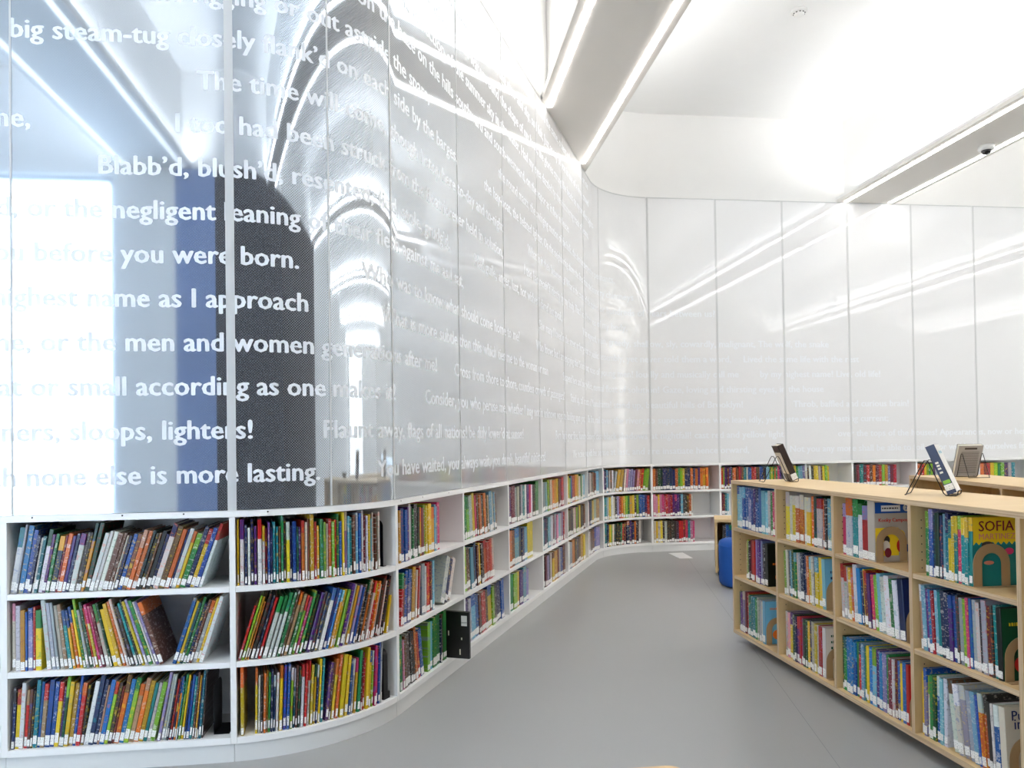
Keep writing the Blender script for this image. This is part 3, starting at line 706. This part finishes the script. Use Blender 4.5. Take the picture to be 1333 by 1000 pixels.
# thick blue book resting at the end of the round bay, blue-and-yellow one leaning below it, black case turned face out
def one(frame_m, w, d, h, c, c2, label, group, seen=1.0, after=None, nolabel=False):
    bk = dict(m=frame_m, w=w, d=d, h=h, c=c, c2=c2, k=1, n=1, lean=0, where='', group=group, last=True, label=label, keep=True, nolabel=nolabel)
    if after: bk['after'] = after
    BOOKS.append(bk); return bk
sr = DIV[3] - T / 2
one(wall_frame(sr - .086, .05) @ Matrix.Translation((0, 0, SHZ[2] + .0004)), .02, .13, .2, 'b', None, 'dark blue book against a black bookend, top shelf of the round bay', 'books on the top shelf of the round bay')
one(wall_frame(sr - .052, .015) @ Matrix.Translation((0, 0, SHZ[1] + .0004)) @ Matrix.Rotation(.22, 4, 'Y') @ Matrix.Translation((-.013, 0, 0)), .013, .15, .17, 'y', None, 'small yellow book leaning alone at the end of the round bay', 'books on the middle shelf of the round bay')

def case_marks(o, bk):
    w, d, h = bk['w'], bk['d'], bk['h']
    MB().box(-.0007, -.0001, .012, .045, h * .70, h * .92).obj('barcode_sticker', M['label'], o)
    mk = MB()
    for y, z, s in ((.155, .11, .03), (.115, .12, .026), (.04, .10, .012), (.05, .02, .03)): mk.box(-.0006, -.0001, y, y + .007, z, z + s)
    mk.obj('cover_lettering', M['pages'], o)
one(wall_frame(1.498, -.108) @ Matrix.Translation((0, 0, SHZ[0] + .0004)), .022, .2, .25, 'K', None, 'black book pulled out with white barcode, bottom shelf of first slanted bay', 'books on the bottom shelf of the first slanted bay', nolabel=True, after=case_marks)

# ---------------------------------------------------------------- black steel bookends on the white shelves
def plate_bookend(frame, z, w, h, label, thick=.0018, foot=.1, r=.03):
    F = frame @ Matrix.Translation((0, 0, z + .0004))
    o = empty('bookend'); o.matrix_world = F; tag(o, label, 'bookend', 'black steel bookends')
    pts = [(0, 0), (w, 0)] + [(w - r + r * math.cos(a * PI / 12), h - r + r * math.sin(a * PI / 12)) for a in range(7)] + [(r - r * math.sin(a * PI / 12), h - r + r * math.cos(a * PI / 12)) for a in range(7)]
    n = len(pts); b = MB().add([(0, y, zz) for y, zz in pts] + [(thick, y, zz) for y, zz in pts], [tuple(range(n)), tuple(range(2 * n - 1, n - 1, -1))] + [(i, n + i, n + (i + 1) % n, (i + 1) % n) for i in range(n)])
    b.obj('upright_plate', M['black'], o); MB().box(thick, foot, 0, w, 0, thick).obj('foot', M['black'], o)
    return o
def wf(bay, fr, o): return wall_frame(DIV[bay] + T / 2 + fr * (DIV[bay + 1] - DIV[bay] - T), o)
plate_bookend(wf(1, .968, .12), SHZ[2], .12, .1, 'black bookend in shade behind the books, top shelf of the straight bay', foot=.012)
plate_bookend(wf(1, .978, .12), SHZ[1], .12, .1, 'black bookend in shade at the end of the middle shelf, straight bay', foot=.012)
plate_bookend(wf(1, .906, .05), SHZ[0], .13, .2, 'black bookend with flat foot beside an empty space, bottom shelf of the straight bay', foot=.06)
plate_bookend(wf(2, .94, .04), SHZ[2], .13, .215, 'black bookend behind the dark blue book, top shelf of the round bay', foot=.025)
plate_bookend(wf(2, .905, .025), SHZ[0], .15, .225, 'big black bookend closing the bottom shelf of the round bay', foot=.045, thick=.03)

# ---------------------------------------------------------------- birch plywood display units (double sided, on castors)
UX, UY, UTOP = 1.965, 4.625, 1.004
UD = .486
UDIV = [0, .591, 1.175, 1.751, 2.314, 2.89]
USH = [.072, .41, .71]; UT = .02
UOPEN = [.318 - .02, .278, .272]
def ply_unit(name_label, M4, divs, top, shelves, depth, group):
    root = empty('display_unit'); root.matrix_world = M4; tag(root, name_label, 'bookcase', group)
    L = divs[-1]
    MB().box(-UT / 2, L + UT / 2, 0, depth, top - .022, top).obj('top_board', M['ply'], root)
    MB().box(-UT / 2, L + UT / 2, -.0007, 0, top - .0215, top - .0005).obj('edge_banding', M['ply_edge'], root)
    MB().box(-UT / 2, L + UT / 2, .0, depth, shelves[0] - .022, shelves[0]).obj('bottom_board', M['ply'], root)
    MB().box(-UT / 2, L + UT / 2, -.0007, 0, shelves[0] - .0215, shelves[0] - .0005).obj('edge_banding', M['ply_edge'], root)
    MB().box(UT / 2, L - UT / 2, depth / 2 - .008, depth / 2 + .008, shelves[0], top - .022).obj('back_panel', M['ply_back'], root)
    for i, x in enumerate(divs):
        p = MB().box(x - UT / 2, x + UT / 2, 0, depth, shelves[0], top - .022).obj('end_panel' if i in (0, len(divs) - 1) else 'divider', M['ply_v'], root)
        MB().box(x - UT / 2 + .0006, x + UT / 2 - .0006, -.0007, 0, shelves[0], top - .022).obj('edge_banding', M['ply_edge_v'], p)
        if i < len(divs) - 1:
            h = MB()
            for yy in (.045, .19):
                for k in range(26):
                    z = shelves[0] + .05 + k * .032
                    if z < top - .05 and all(abs(z - s + .01) > .018 for s in shelves[1:]): h.add([(x + UT / 2 + .0004, yy + .0028 * math.cos(a * PI / 4), z + .0028 * math.sin(a * PI / 4)) for a in range(8)], [tuple(range(8))])
            h.obj('peg_hole_pattern', M['dark'], p)
    for i in range(len(divs) - 1):
        for z in shelves[1:]:
            s = MB().box(divs[i] + UT / 2 + .0005, divs[i + 1] - UT / 2 - .0005, .004, depth / 2 - .009, z - UT, z).obj('shelf', M['ply'], root)
            MB().box(divs[i] + UT / 2 + .0005, divs[i + 1] - UT / 2 - .0005, .0033, .004, z - UT + .0005, z - .0005).obj('edge_banding', M['ply_edge'], s)
            MB().box(divs[i] + UT / 2 + .0005, divs[i + 1] - UT / 2 - .0005, depth / 2 + .009, depth - .004, z - UT, z).obj('shelf', M['ply'], root)
    for x in (.12, L / 2, L - .12):
        for y in (.1, depth - .1):
            w = MB().lathe([(.006, -.012), (.02, -.012), (.022, -.009), (.022, .009), (.02, .012), (.006, .012)], 18)
            c = w.obj('castor', M['dark'], root, True); c.data.transform(Matrix.Translation((x, y, .022)) @ Matrix.Rotation(PI / 2, 4, 'X'))
    return root
U1 = Matrix.Translation((UX, UY, 0)) @ Matrix.Rotation(-PI / 2, 4, 'Z')
ply_unit('long birch plywood display unit full of early-reader books, facing the aisle', U1, UDIV, UTOP, USH, UD, 'birch plywood display units')
U2 = Matrix.Translation((3.32, 4.84, 0)) @ Matrix.Rotation(math.radians(-102.9), 4, 'Z')
ply_unit('second plywood display unit, standing slightly askew behind the long one', U2, [0, .58, 1.16, 1.74, 2.3], 1.0, USH, UD, 'birch plywood display units')

def uframe(s, o): return U1 @ Matrix.Translation((s, o, 0))
UN = ('end', 'second', 'third', 'fourth', 'last')
URN = ('bottom', 'middle', 'top')
def u_row(bay, lvl, spec, after=None, hk=1.0, label=None):
    s0, s1 = UDIV[bay] + UT / 2, UDIV[bay + 1] - UT / 2
    n0 = len(BOOKS)
    fill_row(uframe, s0, s1, USH[lvl], spec, URN[lvl] + ' shelf, ' + UN[bay] + ' plywood bay', 'books on the ' + URN[lvl] + ' shelf, ' + UN[bay] + ' plywood bay', UOPEN[lvl], .97, .205, .022, hk)
    if after: BOOKS[-1]['after'] = after; BOOKS[-1]['keep'] = True
    if label: BOOKS[-1]['label'] = label
    return BOOKS[-1]
def face(o, bk, name, mat, y0, y1, z0, z1, dx=.0004):
    w = bk['w']; return mesh_obj(name, [(w + dx, y0, z0), (w + dx, y1, z0), (w + dx, y1, z1), (w + dx, y0, z1)], [(0, 1, 2, 3)], mat, o)
def cover_text(o, bk, body, mat, y, z, width, dx=.0008, bold=1):
    v, f = text_mesh(body, 1.0, 0, 2); x0 = min(p[0] for p in v); x1 = max(p[0] for p in v); k = width / (x1 - x0); w = bk['w']; m = MB()
    for n, e in enumerate((-.0006, 0, .0006) if bold else (0,)):
        m.add([(w + dx + .00003 * n, y + (p[0] - x0) * k + e, z + p[1] * k) for p in v], f)
    return m.obj('title', mat, o)
def rnd_marks(o, bk, mat, y0, y1, z, hgt, n):
    m = MB(); w = bk['w']; r = random.Random(int(z * 1000) + n)
    y = y0
    while y < y1 - .004:
        l = r.uniform(.004, .011); m.add([(w + .0008, y, z), (w + .0008, y + l, z), (w + .0008, y + l, z + hgt * r.uniform(.7, 1.1)), (w + .0008, y, z + hgt)], [(0, 1, 2, 3)]); y += l + .003
    return m.obj('title_lettering', mat, o)
INK = {k: paint('cover_print_' + CN[k].replace(' ', '_'), PAL[k], .4, .02) for k in 'Wwnbrmtyogdlkpucv'}
INK['salmon'] = paint('cover_print_salmon', (226, 140, 118), .4, .02)
def blob(o, bk, name, mat, cy, cz, ry, rz, dx=.0006, n=14):
    w = bk['w']; mesh_obj(name, [(w + dx, cy + ry * math.cos(2 * PI * k / n), cz + rz * math.sin(2 * PI * k / n)) for k in range(n)], [tuple(range(n))], mat, o)
def sofia(o, bk):
    d, h = bk['d'], bk['h']
    z0 = h * .60; m = MB(); n = 9; top = face(o, bk, 'cover_field', INK['y'], .006, d - .001, z0, h - .001)
    w = bk['w']
    for k in range(n):
        a = .006 + (d - .008) * k / n; b = .006 + (d - .008) * (k + 1) / n
        m.add([(w + .0005, a, z0 - .001), ((w + .0005), b, z0 - .001), (w + .0005, (a + b) / 2, z0 + .011)], [(0, 1, 2)])
    m.obj('zigzag_border', INK['t'], o)
    cover_text(o, bk, 'SOFIA', INK['m'], d * .14, h * .80, d * .68); cover_text(o, bk, 'MARTINEZ', INK['salmon'], d * .14, h * .68, d * .70)
    blob(o, bk, 'cover_picture', INK['k'], d * .30, h * .60, d * .12, h * .05, .0009); blob(o, bk, 'cover_picture', INK['p'], d * .72, h * .50, d * .09, h * .05, .0009)
    blob(o, bk, 'cover_picture', INK['salmon'], d * .32, h * .34, d * .10, h * .03, .0009)
def camp(o, bk):
    d, h = bk['d'], bk['h']
    face(o, bk, 'level_band', INK['b'], .004, d - .03, h * .80, h - .006); face(o, bk, 'band_panel', INK['W'], d * .16, d * .60, h * .83, h * .93, .0008)
    rnd_marks(o, bk, INK['k'], d * .18, d * .58, h * .87, .006, 3).data.transform(Matrix.Translation((.0004, 0, 0)))
    blob(o, bk, 'level_disc', INK['W'], d * .74, h * .885, d * .075, h * .06, .0009, 18)
    cover_text(o, bk, '2', INK['b'], d * .715, h * .855, .011, .0012)
    cover_text(o, bk, 'Kooky Campout', INK['r'], d * .10, h * .66, d * .72)
    face(o, bk, 'cover_picture', INK['y'], .004, d * .55, h * .10, h * .56)
    for k, (y, z, r, c) in enumerate(((.28, .36, .07, 'k'), (.26, .26, .09, 'w'), (.6, .42, .10, 'y'), (.62, .26, .12, 'r'), (.72, .22, .07, 'b'), (.30, .15, .08, 'm'))): blob(o, bk, 'cover_picture', INK[c], d * y, h * z, d * r, h * r, .0008 + .0001 * k)
def zoo(o, bk):
    d, h = bk['d'], bk['h']
    cover_text(o, bk, 'Put Me', INK['n'], d * .14, h * .82, d * .66); cover_text(o, bk, 'in the', INK['n'], d * .18, h * .70, d * .58); cover_text(o, bk, 'Zoo', INK['b'], d * .30, h * .57, d * .36)
def marks(bg, fg, rows, pic=None):
    def f(o, bk):
        d, h = bk['d'], bk['h']
        if bg: face(o, bk, 'cover_field', INK[bg], .004, d - .002, .002, h - .002)
        for z in rows: rnd_marks(o, bk, INK[fg], d * .15, d * .85, h * z, .012, len(rows))
        if pic:
            for k, c in enumerate(pic): blob(o, bk, 'cover_picture', INK[c], d * (.35 + .12 * k), h * (.22 + .07 * (k % 2)), d * .13, h * .11, .0007 + .0001 * k)
    return f
u_row(0, 2, '.02,.97,0: cb47 c46 bc47 b47 Vb47 b46 v36 bn47 b47 c56 c46 w36 g26 p46 r36')
u_row(0, 1, '.22,.72,0: U24 l25 k24 m45 r45 V46 v46 V36 k36 K46', marks(None, 'o', (.5,), 'oub'), label='black book with arched picture on its cover, middle shelf, end bay of the plywood unit')
u_row(0, 0, '.03,.66,0: g26 v46 Vw46 m36 r36 tg36 t46 t46 g36 w36 G36 w35 c46', marks('c', 'o', (.8,), 'oyk'), label='light blue book with orange picture behind a tan bookend, bottom shelf, plywood end bay')
u_row(1, 2, '.1,.97,0: yw47 w36 yw46 ow46 ow46 w36 yw46 o36 d36 wr56 o26 k26 c36 w46')
u_row(1, 1, '.06,.80,-2: l35 w36 k26 c36 d36 gc36 w36 G36 n57 n46 o36 yc36 w36 n26 yc46 y46 c46', marks('c', 'n', (.72, .6), 'kdn'), label='light blue picture book face out at the end of the middle shelf, second plywood bay')
u_row(1, 0, '.04,.78,0: w36 P46 yv47 d36 n36 vr36 r36 p36 k36 d36 y36 n37 w36 y36 w36 r46 w46', marks('w', 'd', (.82, .70, .58), 'uo'), label='cream picture book with green title behind a bookend, bottom shelf, second plywood bay')
u_row(2, 2, '.05,.52,0: pV35 Wo59 tg48 Wg36 rV46 w58', camp, label='cream book with blue level band and cartoon campers, top shelf, third plywood bay')
u_row(2, 1, '.02,.88,-3>-5: Wr36 Wr36 w26 y36 o26 W57 B46 n25 y26 mr36 v35 p35 l35 c46 Ww46 W56 g36 W46 n56', marks('n', 'w', (.6,), 'rcv'), label='navy book with red disc on its cover, middle shelf, third plywood bay')
u_row(2, 0, '.01,.90,0: d36 ge46 B57 B47 bB46 g46 rn36 c46 g36 y36 B46 cl57 v46 B46 V56 g36 m46 W36 m36 b36 y36 B46 r36', marks('r', 'w', (.7,), 'bw'), label='red book behind a tan bookend, bottom shelf, third plywood bay')
u_row(3, 2, '.10,.56,0: gl46 bV57 n36 d57 n36 c46 tn47 yt45 y36 ty46 pl46 ty46 ty46 ty46', sofia, label='teal and yellow SOFIA book facing out behind a tan bookend, fourth plywood bay')
u_row(3, 1, '.02,.82,-3>-2: UW37 c57 v36 B46 r36 c46 t46 n57 n56 vb46 b46 k36 G46 l46 p36 b36 G46 w46 k36 G57 m46 k26 t46 K56', marks('d', 'y', (.75,), 'rwk'), label='dark green picture book face out behind a tan bookend, middle shelf, fourth plywood bay')
u_row(3, 0, '.02,.28,0: y26 Vb48 wl36 g46 d46 bW47 c46 W47|.30,.84,-8>-3: Wu57 wW57 GW57 G47 c47 b26 oW47 ok37 k36 w26 bW46 w56', zoo, label='pale Put Me in the Zoo book facing out, bottom shelf, fourth plywood bay')

# tan arched bookends
def arch_bookend(x, z, label, y0=.026, w=.145, h=.155, ring=.034):
    o = empty('bookend'); o.matrix_world = U1 @ Matrix.Translation((x, y0, z + .0003)); tag(o, label, 'bookend', 'tan arched bookends in the plywood unit')
    t = .002; out = []; inn = []
    R = w / 2; ri = R - ring
    out.append((0, 0)); inn.append((ring, 0))
    for k in range(15):
        a = PI - PI * k / 14
        out.append((R + R * math.cos(a), h - R + R * math.sin(a))); inn.append((R + ri * math.cos(a), h - R + ri * math.sin(a)))
    out.append((w, 0)); inn.append((w - ring, 0))
    n = len(out); v = [(0, y, zz) for y, zz in out] + [(0, y, zz) for y, zz in inn] + [(t, y, zz) for y, zz in out] + [(t, y, zz) for y, zz in inn]; f = []
    for i in range(n - 1):
        f += [(i, i + 1, n + i + 1, n + i), (2 * n + i, 3 * n + i, 3 * n + i + 1, 2 * n + i + 1), (i, 2 * n + i, 2 * n + i + 1, i + 1), (n + i, n + i + 1, 3 * n + i + 1, 3 * n + i)]
    f += [(0, n, 3 * n, 2 * n), (n - 1, 3 * n - 1, 4 * n - 1, 2 * n - 1)]
    MB().add(v, f).obj('arched_plate', M['tan'], o)
    MB().box(t, .028, 0, w, 0, .0018).obj('foot', M['tan'], o)
for bay, lvl, fr, lab in ((0, 0, .665, 'tan arched bookend, bottom shelf, end bay of the plywood unit'), (1, 1, .805, 'tan arched bookend, middle shelf, second plywood bay'), (1, 0, .785, 'tan arched bookend, bottom shelf, second plywood bay'),
                          (2, 2, .525, 'tan arched bookend before the cartoon campers book, third plywood bay'), (2, 1, .885, 'tan arched bookend, middle shelf, third plywood bay'), (2, 0, .905, 'tan arched bookend, bottom shelf, third plywood bay'),
                          (3, 2, .565, 'tan arched bookend before the SOFIA book, fourth plywood bay'), (3, 1, .825, 'tan arched bookend, middle shelf, fourth plywood bay'), (3, 0, .845, 'tan arched bookend before the zoo book, fourth plywood bay')):
    s0, s1 = UDIV[bay] + UT / 2, UDIV[bay + 1] - UT / 2
    arch_bookend(s0 + fr * (s1 - s0) + .003, USH[lvl], lab)

# ---------------------------------------------------------------- wire easels with display books on the unit tops
def easel(cx, cy, z, fwd, label, book):
    """fwd: plan angle of the way the book faces; two bent side wires joined into one loop"""
    Fm = Matrix.Translation((cx, cy, z)) @ Matrix.Rotation(fwd + PI / 2, 4, 'Z')      # local -y = the way it faces, x = across
    o = empty('book_easel'); o.matrix_world = Fm; tag(o, label, 'book stand', 'black wire book easels')
    r = .0022; s = .062
    def side(x, rev=False):
        p = [(x, .078, r), (x, .012, .138), (x, .004, .15), (x, -.006, .15), (x, -.014, .138), (x, -.066, .012), (x, -.075, r), (x, -.112, r), (x, -.118, .006), (x, -.120, .022)]
        return p[::-1] if rev else p
    pts = [(-s, .082, r)] + side(-s) + side(s, True) + [(s, .082, r)]
    MB().tube(pts, r, 8, True).obj('wire_loop', M['black'], o, True)
    MB().tube([(-s, -.079, r), (s, -.079, r)], r, 8).obj('cross_wire', M['black'], o, True)
    w, d, h, c, c2, lab, cov = book
    tilt = math.atan2(.056, .138)
    Bm = Fm @ Matrix.Translation((0, -.083, .0055)) @ Matrix.Rotation(-tilt, 4, 'X') @ Matrix.Rotation(-PI / 2, 4, 'Z') @ Matrix.Translation((0, -d / 2, 0))
    # book axes: x = thickness towards the viewer of the cover, y = from spine to fore edge
    bk = one(Bm, w, d, h, c, c2, lab, 'display books on wire easels'); bk['after'] = cov
def cov2(o, bk):
    d, h = bk['d'], bk['h']
    face(o, bk, 'cover_field', INK['W'], .001, d - .001, .001, h - .001)
    rnd_marks(o, bk, INK['c'], d * .2, d * .8, h * .8, .012, 2)
    m = MB()
    for k, (z, l) in enumerate(((.42, .03), (.5, .016), (.56, .02), (.62, .024))): m.box(bk['w'] * .25, bk['w'] * .6, -.0005, 0, h * z, h * z + .008)
    m.obj('spine_title', M['pages'], o); MB().box(bk['w'] * .12, bk['w'] * .9, -.0009, 0, .045, .06).obj('lime_sticker', INK['l'], o)
def cov1(o, bk):
    d, h = bk['d'], bk['h']
    m = mesh_obj('back_picture', [(-.0004, .004, h * .2), (-.0004, d - .004, h * .2), (-.0004, d - .004, h * .8), (-.0004, .004, h * .8)], [(3, 2, 1, 0)], INK['w'], o)
def cov3(o, bk):
    d, h = bk['d'], bk['h']; m = MB()
    for k in range(16): m.add([(-.0004, d * .14, h * (.1 + .045 * k)), (-.0004, d * .86, h * (.1 + .045 * k)), (-.0004, d * .86, h * (.1 + .045 * k) + .003), (-.0004, d * .14, h * (.1 + .045 * k) + .003)], [(3, 2, 1, 0)])
    m.obj('printed_back_text', INK['k'], o)
    MB().add([(-.0005, d * .25, h * .87), (-.0005, d * .75, h * .87), (-.0005, d * .75, h * .93), (-.0005, d * .25, h * .93)], [(3, 2, 1, 0)]).obj('printed_heading', INK['k'], o)
easel(2.215, 3.105, UTOP, math.atan2(-.68, .73), 'black wire easel holding the navy-spined white book', (.036, .15, .218, 'n', None, 'thick navy-spined white book on a wire easel, top of the long plywood unit', cov2))
easel(2.13, 4.37, UTOP, math.atan2(-.22, .97), 'black wire easel holding the dark grey book, far end of the plywood unit', (.036, .15, .225, 'k', None, 'dark grey book on a wire easel at the far end of the plywood unit', cov1))
easel(3.48, 4.45, 1.0, math.atan2(.97, .2), 'black wire easel turned away, on the second plywood unit', (.03, .15, .21, 'G', None, 'pale grey book seen from behind on the second unit', cov3))

# shallow grey dish at the near end of the unit top
o = MB().lathe([(.05, 0), (.055, .003), (.105, .036), (.125, .044), (.123, .047), (.1, .041), (.05, .008), (.001, .007)], 32).obj('dish', M['steel'], None, True)
o.location = (2.335, 2.47, UTOP + .0005); tag(o, 'shallow grey metal dish on the plywood unit at the picture edge', 'dish')

# ---------------------------------------------------------------- low plywood unit, ottoman, table corner, floor plate
lx, ly = 2.745, 6.86
L = Matrix.Translation((lx, ly, 0)) @ Matrix.Rotation(math.radians(-21), 4, 'Z')
root = empty('low_unit'); root.matrix_world = L; tag(root, 'low plywood book trolley behind the blue ottoman', 'bookcase')
MB().box(0, 1.1, 0, .4, .50, .525).obj('top_board', M['ply'], root)
for x in (0, .53, 1.08): MB().box(x, x + .02, 0, .4, .03, .4995).obj('side_panel', M['ply_v'], root)
MB().box(.0205, .5295, .0, .4, .05, .07).obj('bottom_board', M['ply'], root); MB().box(.5505, 1.0795, .0, .4, .05, .07).obj('bottom_board', M['ply'], root)
MB().box(.0205, .5295, .0, .38, .27, .288).obj('shelf', M['ply'], root); MB().box(.5505, 1.0795, .0, .38, .27, .288).obj('shelf', M['ply'], root)
MB().box(.0205, 1.0795, .385, .4, .0705, .4995).obj('back_panel', M['ply_back'], root)
for x in (.04, 1.06):
    for y in (.05, .35): MB().lathe([(.012, 0), (.016, .003), (.016, .0295)], 12, x, y).obj('foot', M['dark'], root)
fill_row(lambda s, o: L @ Matrix.Translation((s, o, 0)), .07, .52, .288, '.0,.95,0: k35 b36 bg36 g36 y35 k36 w36 r46 w36 b46 o36 g46 n46 w36', 'top of the low trolley', 'books on the low plywood trolley', .2, .97, .17, .02, .74)
o = empty('ottoman', (2.825, 6.34, 0)); tag(o, 'round royal blue upholstered ottoman beside the plywood unit', 'ottoman')
MB().lathe([(.222, .012), (.236, .03), (.240, .06), (.240, .355), (.234, .38), (.215, .397), (.12, .405), (.001, .406)], 48).obj('cushion_body', M['blue_fabric'], o, True)
MB().lathe([(.2, 0), (.215, .0115)], 36).obj('base_ring', M['dark'], o, True)
MB().tube([(.2405 * math.cos(a * PI / 24), .2405 * math.sin(a * PI / 24), .352) for a in range(48)], .003, 6, True).obj('piping', M['blue_fabric'], o, True)
o = empty('table', (.26, 1.47, 0)); tag(o, 'light wooden table, only its rounded corner showing on the grey floor below', 'table')
pts = []
for cx, cy, a0 in ((.34, .34, 0), (-.34, .34, 90), (-.34, -.34, 180), (.34, -.34, 270)):
    for k in range(7): a = math.radians(a0 + 15 * k); pts.append((cx + .04 * math.cos(a), cy + .04 * math.sin(a)))
MB().prism(pts, .425, .45).obj('tabletop', M['ply'], o)
for sx in (-1, 1):
    for sy in (-1, 1): MB().lathe([(.014, 0), (.02, .4245)], 14, sx * .29, sy * .29).obj('leg', M['ply_v'], o, True)
o = MB().prism([(2.785, 7.95), (2.925, 7.94), (2.965, 8.36), (2.795, 8.35)], .0005, .004).obj('floor_plate', M['white_plastic']); tag(o, 'flat white rectangular plate on the floor by the end wall', 'floor plate')

build_books(300)
